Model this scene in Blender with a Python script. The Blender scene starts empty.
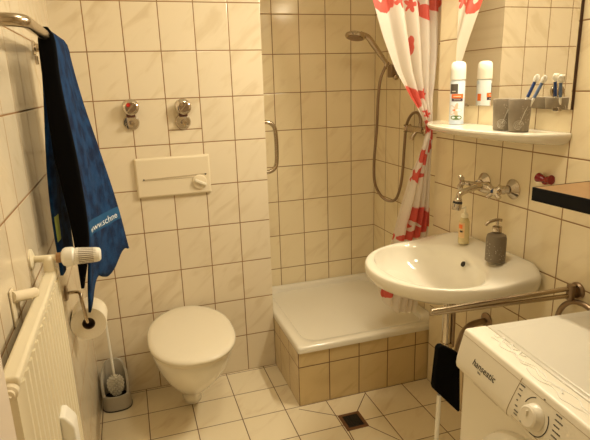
import bpy, bmesh, math, random
from mathutils import Vector, Matrix
random.seed(7)
C = bpy.data.collections.new('bathroom'); bpy.context.scene.collection.children.link(C)
PI = math.pi
sc = bpy.context.scene

# ---------------------------------------------------------------- materials
def new_mat(name):
    m = bpy.data.materials.new(name); m.use_nodes = True
    nt = m.node_tree; b = nt.nodes['Principled BSDF']
    return m, nt, b
def setp(b, **k):
    names = dict(color='Base Color', rough='Roughness', metal='Metallic', coat='Coat Weight', trans='Transmission Weight',
                 ior='IOR', spec='Specular IOR Level', sheen='Sheen Weight', sss='Subsurface Weight')
    for a, v in k.items():
        i = b.inputs[names[a]]
        i.default_value = (*v, 1) if a == 'color' else v
def mat(name, color, rough=.4, noise=0, nscale=30, bump=0, bscale=200, **k):
    m, nt, b = new_mat(name); setp(b, color=color, rough=rough, **k)
    if noise:
        n = nt.nodes.new('ShaderNodeTexNoise'); n.inputs['Scale'].default_value = nscale; n.inputs['Detail'].default_value = 4
        tc = nt.nodes.new('ShaderNodeTexCoord'); nt.links.new(tc.outputs['Object'], n.inputs['Vector'])
        mx = nt.nodes.new('ShaderNodeMix'); mx.data_type = 'RGBA'
        mx.inputs[6].default_value = (*[c*(1-noise) for c in color], 1); mx.inputs[7].default_value = (*[min(1, c*(1+noise)) for c in color], 1)
        nt.links.new(n.outputs['Fac'], mx.inputs[0]); nt.links.new(mx.outputs[2], b.inputs['Base Color'])
    if bump:
        n = nt.nodes.new('ShaderNodeTexNoise'); n.inputs['Scale'].default_value = bscale; n.inputs['Detail'].default_value = 3
        tc = nt.nodes.new('ShaderNodeTexCoord'); nt.links.new(tc.outputs['Object'], n.inputs['Vector'])
        bp = nt.nodes.new('ShaderNodeBump'); bp.inputs['Strength'].default_value = bump; bp.inputs['Distance'].default_value = .002
        nt.links.new(n.outputs['Fac'], bp.inputs['Height']); nt.links.new(bp.outputs[0], b.inputs['Normal'])
    return m

class N:
    """tiny helper for math nodes"""
    def __init__(s, nt): s.nt = nt
    def m(s, op, a, b=None, c=None):
        n = s.nt.nodes.new('ShaderNodeMath'); n.operation = op
        for i, v in enumerate((a, b, c)):
            if v is None: continue
            if isinstance(v, (int, float)): n.inputs[i].default_value = v
            else: s.nt.links.new(v, n.inputs[i])
        return n.outputs[0]
    def comb(s, x, y, z):
        n = s.nt.nodes.new('ShaderNodeCombineXYZ')
        for i, v in enumerate((x, y, z)):
            if isinstance(v, (int, float)): n.inputs[i].default_value = v
            else: s.nt.links.new(v, n.inputs[i])
        return n.outputs[0]
    def mix(s, f, a, b):
        n = s.nt.nodes.new('ShaderNodeMix'); n.data_type = 'RGBA'
        s.nt.links.new(f, n.inputs[0])
        for i, v in ((6, a), (7, b)):
            if isinstance(v, tuple): n.inputs[i].default_value = (*v, 1)
            else: s.nt.links.new(v, n.inputs[i])
        return n.outputs[2]
    def smooth(s, v, lo, hi):
        n = s.nt.nodes.new('ShaderNodeMapRange'); n.interpolation_type = 'SMOOTHSTEP'
        s.nt.links.new(v, n.inputs[0]); n.inputs[1].default_value = lo; n.inputs[2].default_value = hi
        return n.outputs[0]

def tile_mat(name, ua, va, u0, v0, tw=.15, th=.2, segs=(), col=(.80,.70,.53), vein=(.66,.54,.36), grout=(.25,.13,.045),
             gw=.0019, rough=.16, ang=.7, holes=()):
    m, nt, b = new_mat(name); h = N(nt)
    geo = nt.nodes.new('ShaderNodeNewGeometry'); sep = nt.nodes.new('ShaderNodeSeparateXYZ')
    nt.links.new(geo.outputs['Position'], sep.inputs[0])
    U, V = sep.outputs[ua], sep.outputs[va]
    us = h.m('SUBTRACT', U, u0); vs = h.m('SUBTRACT', V, v0)
    du = h.m('PINGPONG', us, tw/2); dv = h.m('PINGPONG', vs, th/2)
    dmin = h.m('MINIMUM', du, dv)
    for (ax, ay, bx_, by_) in segs:
        L2 = (bx_-ax)**2+(by_-ay)**2
        px = h.m('SUBTRACT', U, ax); py = h.m('SUBTRACT', V, ay)
        t = h.m('ADD', h.m('MULTIPLY', px, (bx_-ax)/L2), h.m('MULTIPLY', py, (by_-ay)/L2))
        n = nt.nodes.new('ShaderNodeClamp'); nt.links.new(t, n.inputs[0]); t = n.outputs[0]
        ex = h.m('SUBTRACT', px, h.m('MULTIPLY', t, bx_-ax)); ey = h.m('SUBTRACT', py, h.m('MULTIPLY', t, by_-ay))
        d = h.m('SQRT', h.m('ADD', h.m('MULTIPLY', ex, ex), h.m('MULTIPLY', ey, ey)))
        dmin = h.m('MINIMUM', dmin, d)
    cu = h.m('FLOOR', h.m('DIVIDE', us, tw)); cv = h.m('FLOOR', h.m('DIVIDE', vs, th))
    wn = nt.nodes.new('ShaderNodeTexWhiteNoise'); wn.noise_dimensions = '3D'
    nt.links.new(h.comb(cu, cv, 3.3), wn.inputs['Vector'])
    rnd = wn.outputs['Value']
    # slanted marble veins, shifted from tile to tile
    ca, sa = math.cos(ang), math.sin(ang)
    a1 = h.m('ADD', h.m('MULTIPLY', U, ca), h.m('MULTIPLY', V, sa)); a2 = h.m('SUBTRACT', h.m('MULTIPLY', V, ca), h.m('MULTIPLY', U, sa))
    vec = h.comb(h.m('MULTIPLY', a1, 5.), h.m('MULTIPLY', a2, 17.), h.m('MULTIPLY', rnd, 37.))
    nz = nt.nodes.new('ShaderNodeTexNoise'); nz.inputs['Scale'].default_value = 1.; nz.inputs['Detail'].default_value = 5
    nz.inputs['Distortion'].default_value = .7; nt.links.new(vec, nz.inputs['Vector'])
    v1 = h.smooth(nz.outputs['Fac'], .50, .74)
    c1 = h.mix(h.m('MULTIPLY', v1, .75), col, vein)
    tint = h.mix(h.m('MULTIPLY', rnd, .5), c1, tuple(c*.93 for c in col))
    g = h.m('SUBTRACT', 1, h.smooth(dmin, gw*.75, gw*1.5))
    gn = nt.nodes.new('ShaderNodeTexNoise'); gn.inputs['Scale'].default_value = 9; nt.links.new(geo.outputs['Position'], gn.inputs['Vector'])
    gc = h.mix(gn.outputs['Fac'], tuple(c*.7 for c in grout), tuple(c*1.5 for c in grout))
    nt.links.new(h.mix(g, tint, gc), b.inputs['Base Color'])
    nt.links.new(h.m('ADD', rough, h.m('MULTIPLY', g, .5)), b.inputs['Roughness'])
    hh = h.m('ADD', h.smooth(dmin, gw*.6, gw*2.6), h.m('MULTIPLY', nz.outputs['Fac'], .06))
    bp = nt.nodes.new('ShaderNodeBump'); bp.inputs['Strength'].default_value = .55; bp.inputs['Distance'].default_value = .0012
    nt.links.new(hh, bp.inputs['Height']); nt.links.new(bp.outputs[0], b.inputs['Normal'])
    setp(b, spec=.5)
    return m

M = {}
M['ceramic'] = mat('white_glazed_ceramic', (.83,.78,.66), .09, coat=.3)
M['tray'] = mat('enamel_tray', (.80,.75,.63), .13, coat=.3)
M['seat'] = mat('cream_toilet_seat', (.82,.75,.60), .2)
M['groove'] = mat('groove_shade', (.50,.40,.26), .5)
M['cream'] = mat('cream_plastic', (.80,.70,.52), .35)
M['chrome'] = mat('chrome', (.60,.54,.46), .10, metal=1)
M['steel'] = mat('brushed_steel', (.50,.42,.32), .22, metal=1)
M['hose'] = mat('metal_hose', (.30,.22,.15), .3, metal=1)
M['brown_rubber'] = mat('brown_rubber', (.10,.03,.015), .5)
M['radiator'] = mat('radiator_enamel', (.82,.74,.55), .3)
M['white_plastic'] = mat('white_plastic', (.86,.83,.75), .3)
M['machine'] = mat('washer_enamel_darkened', (.66,.62,.53), .25, coat=.15)  # enamel of the top, painted darker against the strong lamp light
M['machine_trim'] = mat('washer_plastic', (.83,.78,.66), .3)  # plastic colour raised to brighten the dim fascia
M['machine_lightened'] = mat('washer_enamel_lightened', (.86,.81,.69), .25, coat=.15)  # same enamel painted lighter to brighten the dimly lit front
M['ink'] = mat('dark_print', (.02,.018,.016), .5)
M['black'] = mat('black_fabric', (.0025,.0025,.003), 1, bump=.4, bscale=400, spec=.1)
M['blackp'] = mat('black_edge_band', (.004,.004,.005), .7, spec=.2)
M['dark'] = mat('dark_hollow', (.015,.011,.008), .6)
M['grey_cup'] = mat('grey_stoneware', (.27,.225,.165), .6, noise=.12, nscale=90)
M['fleck'] = mat('white_fleck', (.75,.70,.60), .5)
M['grey_plastic'] = mat('grey_brush_pot', (.44,.40,.33), .4)
M['dark_rubber'] = mat('dark_base', (.03,.03,.035), .5)
M['bristle'] = mat('white_bristles', (.82,.78,.68), .7)
M['paper'] = mat('toilet_paper', (.86,.78,.62), .9, bump=.3, bscale=150)
M['core'] = mat('cardboard_core', (.10,.055,.03), .8)
M['blue_plastic'] = mat('blue_plastic', (.02,.06,.22), .35)
M['light_blue'] = mat('pale_blue_print', (.55,.64,.78), .4)
M['orange'] = mat('orange_print', (.85,.18,.03), .45)
M['green'] = mat('green_leaf_print', (.10,.17,.05), .5)
M['petal'] = mat('cream_petal_print', (.66,.50,.38), .5)
M['red'] = mat('red_plastic', (.22,.006,.008), .25)
M['pump_liquid'] = mat('pale_yellow_soap', (.85,.72,.38), .2, trans=.25)
M['wood'] = mat('oak_board_top', (.24,.13,.05), .35, noise=.3, nscale=14)
M['oak_front'] = M['blackp']
M['grate'] = mat('rusty_steel_grate', (.10,.035,.015), .5, metal=.5)
M['ceil'] = mat('painted_ceiling', (.84,.79,.68), .9)
M['plaster'] = mat('painted_wall', (.76,.68,.54), .8)
M['door_paint'] = mat('pinkish_white_door_paint', (.80,.70,.60), .35)
M['towel_text'] = mat('white_lettering', (.75,.80,.85), .8)
M['yellow'] = mat('yellow_green_label', (.45,.52,.10), .7)
M['band'] = mat('pale_blue_woven_band', (.025,.095,.22), 1, spec=.1)
M['glass_mirror'] = mat('mirror_silver', (.90,.87,.80), .015, metal=1)
M['mirror_edge'] = mat('dark_mirror_edge', (.07,.03,.015), .3)
M['lamp_off'] = mat('lamp_housing', (.8,.8,.78), .4)

def towel_mat():
    m, nt, b = new_mat('blue_terry'); h = N(nt)
    tc = nt.nodes.new('ShaderNodeTexCoord')
    n = nt.nodes.new('ShaderNodeTexNoise'); n.inputs['Scale'].default_value = 22; n.inputs['Detail'].default_value = 6
    n2 = nt.nodes.new('ShaderNodeTexNoise'); n2.inputs['Scale'].default_value = 420
    nt.links.new(tc.outputs['Object'], n.inputs['Vector']); nt.links.new(tc.outputs['Object'], n2.inputs['Vector'])
    nt.links.new(h.mix(h.smooth(n.outputs['Fac'], .3, .7), (.003,.014,.055), (.010,.055,.17)), b.inputs['Base Color'])
    setp(b, rough=1, sheen=.04, spec=.1)
    hh = h.m('ADD', h.m('MULTIPLY', n.outputs['Fac'], 1.2), n2.outputs['Fac'])
    bp = nt.nodes.new('ShaderNodeBump'); bp.inputs['Strength'].default_value = .9; bp.inputs['Distance'].default_value = .004
    nt.links.new(hh, bp.inputs['Height']); nt.links.new(bp.outputs[0], b.inputs['Normal'])
    return m
M['towel'] = towel_mat()

# ---------------------------------------------------------------- mesh helpers
def obj(name, bm, m, parent=None, smooth=None, bevel=0, solid=0, subsurf=0, angle=40):
    me = bpy.data.meshes.new(name)
    bmesh.ops.recalc_face_normals(bm, faces=bm.faces[:])
    bm.to_mesh(me); bm.free()
    o = bpy.data.objects.new(name, me); C.objects.link(o)
    if isinstance(m, str): m = M[m]
    if isinstance(m, (list, tuple)):
        for x in m: me.materials.append(M[x] if isinstance(x, str) else x)
    else: me.materials.append(m)
    if parent is not None:
        o.parent = parent
        o.matrix_parent_inverse = Matrix.Translation(parent.matrix_basis.translation).inverted() if not parent.parent else Matrix.Identity(4)
    if smooth is None or smooth:
        for p in me.polygons: p.use_smooth = True
        a = math.radians(angle if smooth is None else smooth)
        if a < 3: me.set_sharp_from_angle(angle=a)
    if solid:
        s = o.modifiers.new('solid', 'SOLIDIFY'); s.thickness = solid; s.offset = 0
    if bevel:
        bv = o.modifiers.new('bevel', 'BEVEL'); bv.width = bevel; bv.segments = 3; bv.limit_method = 'ANGLE'; bv.angle_limit = math.radians(35)
    if subsurf:
        s = o.modifiers.new('sub', 'SUBSURF'); s.levels = s.render_levels = subsurf
    return o
def thing(name, label, cat, loc=(0,0,0), group=None):
    o = bpy.data.objects.new(name, None); C.objects.link(o); o.location = loc
    o.empty_display_size = .05
    o['label'] = label; o['category'] = cat
    if group: o['group'] = group
    return o
def tag(o, label, cat, group=None):
    o['label'] = label; o['category'] = cat
    if group: o['group'] = group
    return o
def struct(name, bm, m, **k):
    o = obj(name, bm, m, **k); o['kind'] = 'structure'; return o
def box(bm, x0, x1, y0, y1, z0, z1, mi=0, mtx=None):
    vs = [bm.verts.new((x, y, z)) for x in (x0, x1) for y in (y0, y1) for z in (z0, z1)]
    if mtx: 
        for v in vs: v.co = mtx @ v.co
    fs = [(0,1,3,2),(4,6,7,5),(0,4,5,1),(2,3,7,6),(0,2,6,4),(1,5,7,3)]
    out = []
    for f in fs:
        fc = bm.faces.new([vs[i] for i in f]); fc.material_index = mi; out.append(fc)
    return out
def B(*a, **k):
    bm = bmesh.new(); box(bm, *a, **k); return bm
def loft(rings, cap0=True, cap1=True, closed=True, bm=None, mi=0):
    bm = bm or bmesh.new(); R = [[bm.verts.new(p) for p in r] for r in rings]
    n = len(R[0])
    for a, b in zip(R, R[1:]):
        for i in range(n if closed else n-1):
            j = (i+1) % n
            f = bm.faces.new((a[i], a[j], b[j], b[i])); f.material_index = mi
    if cap0 and closed: bm.faces.new(R[0][::-1]).material_index = mi
    if cap1 and closed: bm.faces.new(R[-1]).material_index = mi
    return bm
def frame_of(d):
    d = Vector(d).normalized(); up = Vector((0,0,1)) if abs(d.z) < .9 else Vector((1,0,0))
    a = d.cross(up).normalized(); return a, a.cross(d).normalized()
def lathe(profile, origin, axis=(0,0,1), n=32, bm=None, mi=0):
    """profile: [(distance along axis, radius)]"""
    o = Vector(origin); d = Vector(axis).normalized(); a, b = frame_of(d)
    rings = [[o + d*t + (a*math.cos(2*PI*i/n) + b*math.sin(2*PI*i/n))*max(r, 1e-4) for i in range(n)] for t, r in profile]
    return loft(rings, bm=bm, mi=mi)
def catmull(P, k=6):
    P = [Vector(p) for p in P]; Q = [P[0]*2-P[1]] + P + [P[-1]*2-P[-2]]; out = []
    for i in range(1, len(Q)-2):
        for s in range(k):
            t = s/k; a, b, c, d = Q[i-1:i+3]
            out.append(.5*((2*b) + (c-a)*t + (2*a-5*b+4*c-d)*t*t + (3*b-a-3*c+d)*t**3))
    out.append(P[-1]); return out
def tube(P, r, n=12, k=6, bm=None, smoothp=True, mi=0, rr=None):
    P = catmull(P, k) if smoothp else [Vector(p) for p in P]
    rings = []; prev = None
    for i, p in enumerate(P):
        d = (P[min(i+1, len(P)-1)] - P[max(i-1, 0)]).normalized()
        if prev is None: a, b = frame_of(d)
        else:
            a = (prev - d*prev.dot(d)).normalized(); b = a.cross(d).normalized()
        prev = a
        R = r if rr is None else rr(i/(len(P)-1))
        rings.append([p + (a*math.cos(2*PI*j/n) + b*math.sin(2*PI*j/n))*R for j in range(n)])
    return loft(rings, bm=bm, mi=mi)
def sheet(f, nu, nv, bm=None):
    bm = bm or bmesh.new(); uvl = bm.loops.layers.uv.verify()
    V = [[bm.verts.new(f(i/nu, j/nv)) for j in range(nv+1)] for i in range(nu+1)]
    for i in range(nu):
        for j in range(nv):
            fc = bm.faces.new((V[i][j], V[i+1][j], V[i+1][j+1], V[i][j+1]))
            for lp, (a, b) in zip(fc.loops, ((i,j),(i+1,j),(i+1,j+1),(i,j+1))): lp[uvl].uv = (a/nu, b/nv)
    return bm
def disc(bm, c, axis, r, n=24, mi=0, ry=None, mtx=None):
    c = Vector(c); a, b = frame_of(axis)
    vs = [bm.verts.new(c + a*math.cos(2*PI*i/n)*r + b*math.sin(2*PI*i/n)*(ry or r)) for i in range(n)]
    f = bm.faces.new(vs); f.material_index = mi; return f
def text_mesh(name, s, size, m, parent, mtx, ext=.0003, shear=0):
    cu = bpy.data.curves.new(name, 'FONT'); cu.body = s; cu.size = size; cu.extrude = ext; cu.shear = shear
    to = bpy.data.objects.new(name, cu); C.objects.link(to)
    bpy.context.view_layer.update()
    me = bpy.data.meshes.new_from_object(to.evaluated_get(bpy.context.evaluated_depsgraph_get()))
    C.objects.unlink(to); bpy.data.objects.remove(to)
    me.transform(mtx); me.name = name
    o = bpy.data.objects.new(name, me); C.objects.link(o); me.materials.clear(); me.materials.append(M[m])
    if parent is not None:
        o.parent = parent
        o.matrix_parent_inverse = Matrix.Translation(parent.matrix_basis.translation).inverted() if not parent.parent else Matrix.Identity(4)
    return o
def basis(origin, x, y):
    x = Vector(x).normalized(); y = Vector(y).normalized(); z = x.cross(y)
    return Matrix.Translation(origin) @ Matrix((x, y, z)).transposed().to_4x4()
def lerp(a, b, t): return a + (b-a)*t
def sstep(t): t = max(0, min(1, t)); return t*t*(3-2*t)
def interp(pts, t):
    for (a, va), (b, vb) in zip(pts, pts[1:]):
        if t <= b: return va + (vb-va)*max(0, (t-a))/(b-a)
    return pts[-1][1]
def sinterp(pts, t):
    """catmull interpolation over (t, value)"""
    n = len(pts)
    for i in range(n-1):
        if t <= pts[i+1][0] or i == n-2:
            t0, p1 = pts[i]; t1, p2 = pts[i+1]; p0 = pts[max(i-1, 0)][1]; p3 = pts[min(i+2, n-1)][1]
            s = max(0, min(1, (t-t0)/(t1-t0)))
            m1 = (p2-p0)*.5; m2 = (p3-p1)*.5
            if i == 0: m1 = p2-p1
            if i == n-2: m2 = p2-p1
            return (2*s**3-3*s*s+1)*p1 + (s**3-2*s*s+s)*m1 + (-2*s**3+3*s*s)*p2 + (s**3-s*s)*m2

# ---------------------------------------------------------------- the room
XL, XR, XS, YB, YS, YF, ZC = -.13, 1.417, 1.5, 0., .36, -2.75, 2.38
XP = .747; YE = -.41
T = .12
floor_segs = [(.891,-.531,.74,-.42),(.979,-.531,1.079,-.41),(.986,-.641,1.079,-.79),(.891,-.641,.879,-.80)]
struct('floor', B(XL-T, XS+T, YF-T, YS+T, -.1, 0), tile_mat('floor_tiles', 0, 1, .079, -.012, .2, .195, segs=floor_segs,
       col=(.88,.77,.56), vein=(.74,.60,.40), grout=(.14,.065,.025), rough=.22, gw=.0017), smooth=False)
struct('ceiling', B(XL-T, XS+T, YF-T, YS+T, ZC, ZC+.1), 'ceil', smooth=False)
struct('wall_left', B(XL-T, XL, YF-T, 0, 0, ZC), tile_mat('left_wall_tiles', 1, 2, -.675, 0, ang=-.7), smooth=False)
# the toilet wall is a thick installation wall whose right flank bounds the shower recess
struct('wall_back', B(XL-T, XP, 0, YS+T, 0, ZC), tile_mat('toilet_wall_tiles', 0, 2, 0, 0, segs=[(.30,1.262,.45,1.262)]), smooth=False)
struct('wall_shower', B(XP, XS+T, YS, YS+T, 0, ZC), tile_mat('shower_wall_tiles', 0, 2, 0, 0, col=(.86,.74,.50), vein=(.74,.60,.37)), smooth=False)
struct('wall_shower_right', B(XS, XS+T, YE, YS, 0, ZC), tile_mat('shower_side_tiles', 1, 2, .22, 0, col=(.86,.74,.50), vein=(.74,.60,.37)), smooth=False)
struct('wall_right', B(XR, XS+T, YF-T, YE, 0, ZC), tile_mat('sink_wall_tiles', 1, 2, -.5395, 0, ang=-.7, col=(.84,.72,.49), vein=(.72,.58,.37)), smooth=False)
struct('wall_front', B(XL-T, XS+T, YF-T, YF, 0, ZC), tile_mat('front_wall_tiles', 0, 2, 0, 0), smooth=False)
struct('trim_1', B(XL, -.062, -1.80, -1.72, 0, 2.0), 'door_paint', smooth=False, bevel=.004)

# ---------------------------------------------------------------- wall valves above the flush plate
def wall_valve(x, z, label, mark):
    t = thing('shut_off_valve', label, 'valve', (x, 0, z), 'stop valves above the flush plate')
    obj('rosette', lathe([(0,.035),(.005,.035),(.011,.030),(.013,.016)], (x-.005, -.0005, z-.056), (0,-1,0)), 'chrome', t)
    obj('stem', tube([(x-.004,-.010,z-.056),(x-.004,-.032,z-.057)], .011, smoothp=False), 'chrome', t)
    obj('cap_screw', lathe([(0,.013),(.006,.013),(.008,.008)], (x-.004,-.032,z-.058), (0,-1,-.1), n=6), 'steel', t)
    obj('packing_nut', B(x-.022, x+.015, -.036, -.013, z-.031, z-.017), 'brown_rubber', t, bevel=.003)
    obj('upper_rosette', lathe([(0,.034),(.005,.034),(.010,.029),(.012,.013)], (x, -.0005, z+.011), (0,-1,0)), 'chrome', t)
    bm = lathe([(0,.012),(.022,.012)], (x, -.011, z+.008), (0,-1,0))
    lathe([(0,.028),(.004,.032),(.010,.032),(.014,.027),(.015,.020)], (x, -.030, z+.008), (0,-1,.1), bm=bm)
    hd = obj('handle', bm, 'chrome', t)
    obj('handle_face', lathe([(0,.021),(.0012,.021)], (x, -.0450, z+.0095), (0,-1,.1), n=32), 'hose', hd)
    c = Vector((x, -.0475, z+.010))
    bm = bmesh.new(); box(bm, -.024, .024, -.0025, .0025, -.004, .004, mtx=Matrix.Translation(c) @ Matrix.Rotation(-.9, 4, 'Y')); 
    obj('grip_bar', bm, 'steel', hd, bevel=.001)
    obj('colour_mark', lathe([(0,.0085),(.0015,.0085)], (x-.010, -.0470, z+.021), (0,-1,0)), mark, hd)
    return t
M['mark_red'] = mat('red_mark', (.45,.02,.015), .3)
wall_valve(.150, 1.360, 'left chrome stop valve on the tiled wall, with a red mark on its handle', 'mark_red')
wall_valve(.372, 1.353, 'right chrome stop valve on the tiled wall, without any red mark', 'steel')

# ---------------------------------------------------------------- flush plate
t = thing('flush_plate', 'cream plastic cistern flush plate set in the tiled wall above the toilet', 'flush plate', (.306, 0, 1.056))
bm = loft([[(x, y, z) for x, z in ((.138+i, .966+i), (.472-i, .966+i), (.472-i, 1.146-i), (.138+i, 1.146-i))] for y, i in ((-.0005,0),(-.014,.001),(-.020,.007))])
obj('plate', bm, 'cream', t, bevel=.003)
bm = bmesh.new()
loft([[(x, -.0203-y, z) for x, z in ((.172,1.052),(.455,1.060),(.455,1.054),(.172,1.046))] for y in (0,.0008)], bm=bm)
obj('groove', bm, 'groove', t)
bm = bmesh.new()
pts = [(.165,1.046),(.375,1.046),(.388,1.040),(.393,1.025),(.398,1.006)]
tube([(x,-.0205,z) for x, z in pts], .0018, n=6, bm=bm, k=3)
obj('moulded_line', bm, mat('groove_line', (.55,.45,.3), .5), t)
obj('dial', lathe([(0,.034),(.006,.034),(.009,.031),(.010,.028)], (.418,-.019,1.022), (0,-1,0), n=40), 'cream', t)
bm = bmesh.new(); box(bm, -.029,.029,-.008,.008,-.007,.007, mtx=Matrix.Translation((.421,-.034,1.021)) @ Matrix.Rotation(.45, 4, 'Y'))
obj('dial_grip', bm, 'seat', t, bevel=.004)
for x, z in ((.172,1.050),(.447,1.056)):
    obj('screw', lathe([(0,.004),(.001,.004)], (x,-.0203,z), (0,-1,0), n=12), 'ink', t)

# ---------------------------------------------------------------- toilet
def egg(cx, yb, yf, hw, z, n=64, pw=2.3, back=.62, ztilt=0):
    """outline: back at y=yb (flatter), front at y=yf rounded, widest toward the front third"""
    ym = lerp(yb, yf, .56); out = []
    for i in range(n):
        a = 2*PI*i/n; c, s = math.cos(a), math.sin(a)
        x = hw*math.copysign(abs(c)**(2/pw), c)
        if s < 0: y = ym + (ym-yf)*s if pw < 0 else ym - (ym-yf)*abs(s)**(2/2.1)
        else: y = ym + (yb-ym)*abs(s)**(2/2.9); x *= lerp(1, back, abs(s)**2.2)
        out.append((cx+x, y, z + ztilt*(yb-y)))
    return out
TX = .294
t = thing('toilet', 'cream wall-hung toilet with its lid closed on the tiled wall', 'toilet', (TX, -.28, .02))
rings = []
for z, hw, yb, yf in ((.022,.036,-.13,-.235),(.028,.043,-.10,-.25),(.06,.048,-.06,-.27),(.10,.060,-.02,-.30),(.14,.084,-.01,-.35),(.18,.108,-.001,-.40),(.24,.136,-.001,-.465),(.30,.157,-.001,-.515),(.345,.168,-.001,-.54),(.372,.173,-.001,-.55),(.382,.171,-.001,-.548),(.384,.160,-.004,-.54)):
    rings.append(egg(TX-.010*(1-z/.38), yb, yf, hw, z))
obj('bowl', loft(rings), 'ceramic', t, angle=60)
rings = [egg(TX, -.070, -.565, w, z) for z, w in ((.3865,.162),(.388,.172),(.398,.174),(.4015,.168))]
obj('seat', loft(rings), 'seat', t, angle=60)
rings = []
for z, w, d in ((.4045,.174,.010),(.407,.182,.002),(.415,.184,0),(.422,.179,.005),(.427,.163,.022),(.430,.12,.07),(.431,.05,.15)):
    rings.append(egg(TX, -.022-d*.9, -.580+d, w, z, back=.74))
obj('lid', loft(rings), 'seat', t, angle=70)
bm = bmesh.new()
obj('hinge_block', B(TX-.09, TX+.09, -.060, -.004, .3855, .402), 'seat', t, bevel=.012)

# ---------------------------------------------------------------- toilet brush
bx, by = -.055, -.092
t = thing('brush_holder', 'grey oval pot on the floor in the corner left of the toilet', 'brush holder', (bx, by, 0))
def stadium(cx, cy, hx, hy, z, n=48, p=2.6): 
    return [(cx+hx*math.copysign(abs(math.cos(2*PI*i/n))**(2/p), math.cos(2*PI*i/n)), cy+hy*math.copysign(abs(math.sin(2*PI*i/n))**(2/p), math.sin(2*PI*i/n)), z) for i in range(n)]
obj('foot', loft([stadium(bx,by,.066,.054,.0005), stadium(bx,by,.067,.055,.007)]), 'dark_rubber', t)
# wall of the pot: tall arch at the back, low lip in front
bm = bmesh.new(); n = 64; K = 14
def pot(i, k, inner):
    a = 2*PI*i/n; c, s = math.cos(a), math.sin(a)
    fr = sstep((-s+.25)/.8)                    # 1 in front
    top = lerp(.225, .075, fr) - .10*abs(c)**3*(1-fr) * .6
    zt = lerp(.007, top, k/K)
    w = 1 - .10*sstep(zt/.23)
    sh = .82 if inner else 1
    hx, hy = .065*w*sh, .053*w*sh
    return (bx+hx*math.copysign(abs(c)**(2/2.6), c), by+hy*math.copysign(abs(s)**(2/2.6), s), max(zt, .012) if inner else zt)
loft([[pot(i, k, False) for i in range(n)] for k in range(K+1)] + [[pot(i, K-k, True) for i in range(n)] for k in range(K+1)], cap0=True, cap1=True, bm=bm)
obj('pot', bm, 'grey_plastic', t, angle=60)
obj('inner_cup', loft([stadium(bx,by,.048,.037,.0125), stadium(bx,by,.050,.039,.055), stadium(bx,by,.046,.035,.055), stadium(bx,by,.045,.034,.014)]), 'dark', t)
t = thing('toilet_brush', 'white toilet brush standing in the grey pot beside the toilet', 'toilet brush', (bx-.004, by-.01, .06))
obj('handle', tube([(bx+.003,by-.004,.10),(bx-.002,by+.01,.25),(bx-.006,by+.016,.40),(bx-.006,by+.017,.425)], .0055, rr=lambda s: .0055+.002*sstep((s-.8)/.2)), 'white_plastic', t)
bm = bmesh.new(); rnd = random.Random(3)
lathe([(0,.006),(.10,.006)], (bx+.003, by-.006, .065), (0,0,1), n=10, bm=bm)
for k in range(9):
    z = .062 + k*.0105; R = (.022,.030,.036,.038,.039,.039,.038,.034,.026)[k]*1.0
    for j in range(11):
        a = 2*PI*(j+.5*(k % 2))/11
        d = Vector((math.cos(a), math.sin(a)*.85, .35))
        c = Vector((bx+.003, by-.006, z)); tube([c, c+d*R*.6, c+d*R], .0028, n=5, smoothp=False, bm=bm)
obj('brush_head', bm, 'bristle', t)

# ---------------------------------------------------------------- radiator
t = thing('radiator', 'cream panel radiator on the left wall with a ribbed front', 'radiator', (-.095, -1.39, .1))
RX0, RX1, RY0, RY1, RZ0, RZ1 = -.103, -.079, -1.605, -1.075, .15, 1.03
bm = bmesh.new(); prof = []
nfl = 15
for i in range(nfl*4+1):
    y = lerp(RY0+.012, RY1-.012, i/(nfl*4)); prof.append((RX1 + (.006 if (i % 4) in (1, 2) else 0), y))
ring = lambda z: [(RX0, RY0, z), (RX1-.004, RY0, z)] + [(x, y, z) for x, y in prof] + [(RX1-.004, RY1, z), (RX0, RY1, z)]
loft([ring(RZ0), ring(RZ1-.02)], bm=bm)
obj('panel', bm, 'radiator', t, angle=25)
obj('top_rail', B(RX0-.001, RX1+.004, RY0-.002, RY1+.002, RZ1-.0198, RZ1), 'radiator', t, bevel=.006)
bv = obj('bleed_valve', lathe([(0,.0125),(.012,.0125),(.015,.009),(.020,.009)], ((RX0+RX1)/2+.002, RY0-.001, 1.010), (0,-1,0), n=20), 'cream', t)
obj('bleed_screw', lathe([(0,.005),(.006,.005)], ((RX0+RX1)/2+.002, RY0-.0205, 1.010), (0,-1,0), n=4), 'cream', bv)
for y in (-1.335,):
    br = obj('wall_bracket', tube([(XL+.0005, y, 1.060),(-.122, y+.02, 1.053),(-.101, -1.262, 1.037)], .0115, n=24, smoothp=False), 'cream', t)
    obj('bracket_cap', B(XL+.001, XL+.004, y-.014, y+.014, 1.0, 1.076), 'cream', br, bevel=.001)
VY, VZ = -1.095, 1.058
v = obj('valve_body', tube([(XL+.004, VY, VZ+.003),(-.085, VY, VZ+.001),(-.072, VY, VZ)], .0085, n=16, smoothp=False), 'radiator', t)
obj('pipe_rosette', lathe([(0,.026),(.004,.025),(.008,.014)], (XL+.0005, VY, VZ+.003), (1,0,0), n=32), 'radiator', v)
obj('elbow', tube([(-.092,VY,VZ),(-.091,VY-.004,VZ-.006),(-.091,VY-.008,RZ1-.004)], .0125, n=16), 'radiator', v)
obj('union_nut', lathe([(0,.013),(.012,.013)], (-.073, VY, VZ), (1,0,-.03), n=8), mat('brown_nut', (.35,.20,.09), .4), v)
bm = lathe([(0,.012),(.004,.020),(.010,.0235),(.026,.0235),(.030,.020),(.032,.018)], (-.062, VY, VZ), (1,0,-.04), n=40)
hd = obj('thermostat_head', bm, 'white_plastic', t)
bm = bmesh.new(); K = 40; rings = []
ax = Vector((1,0,-.05)).normalized(); aa, ab = frame_of(ax); o0 = Vector((-.031, VY, VZ-.001))
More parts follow.
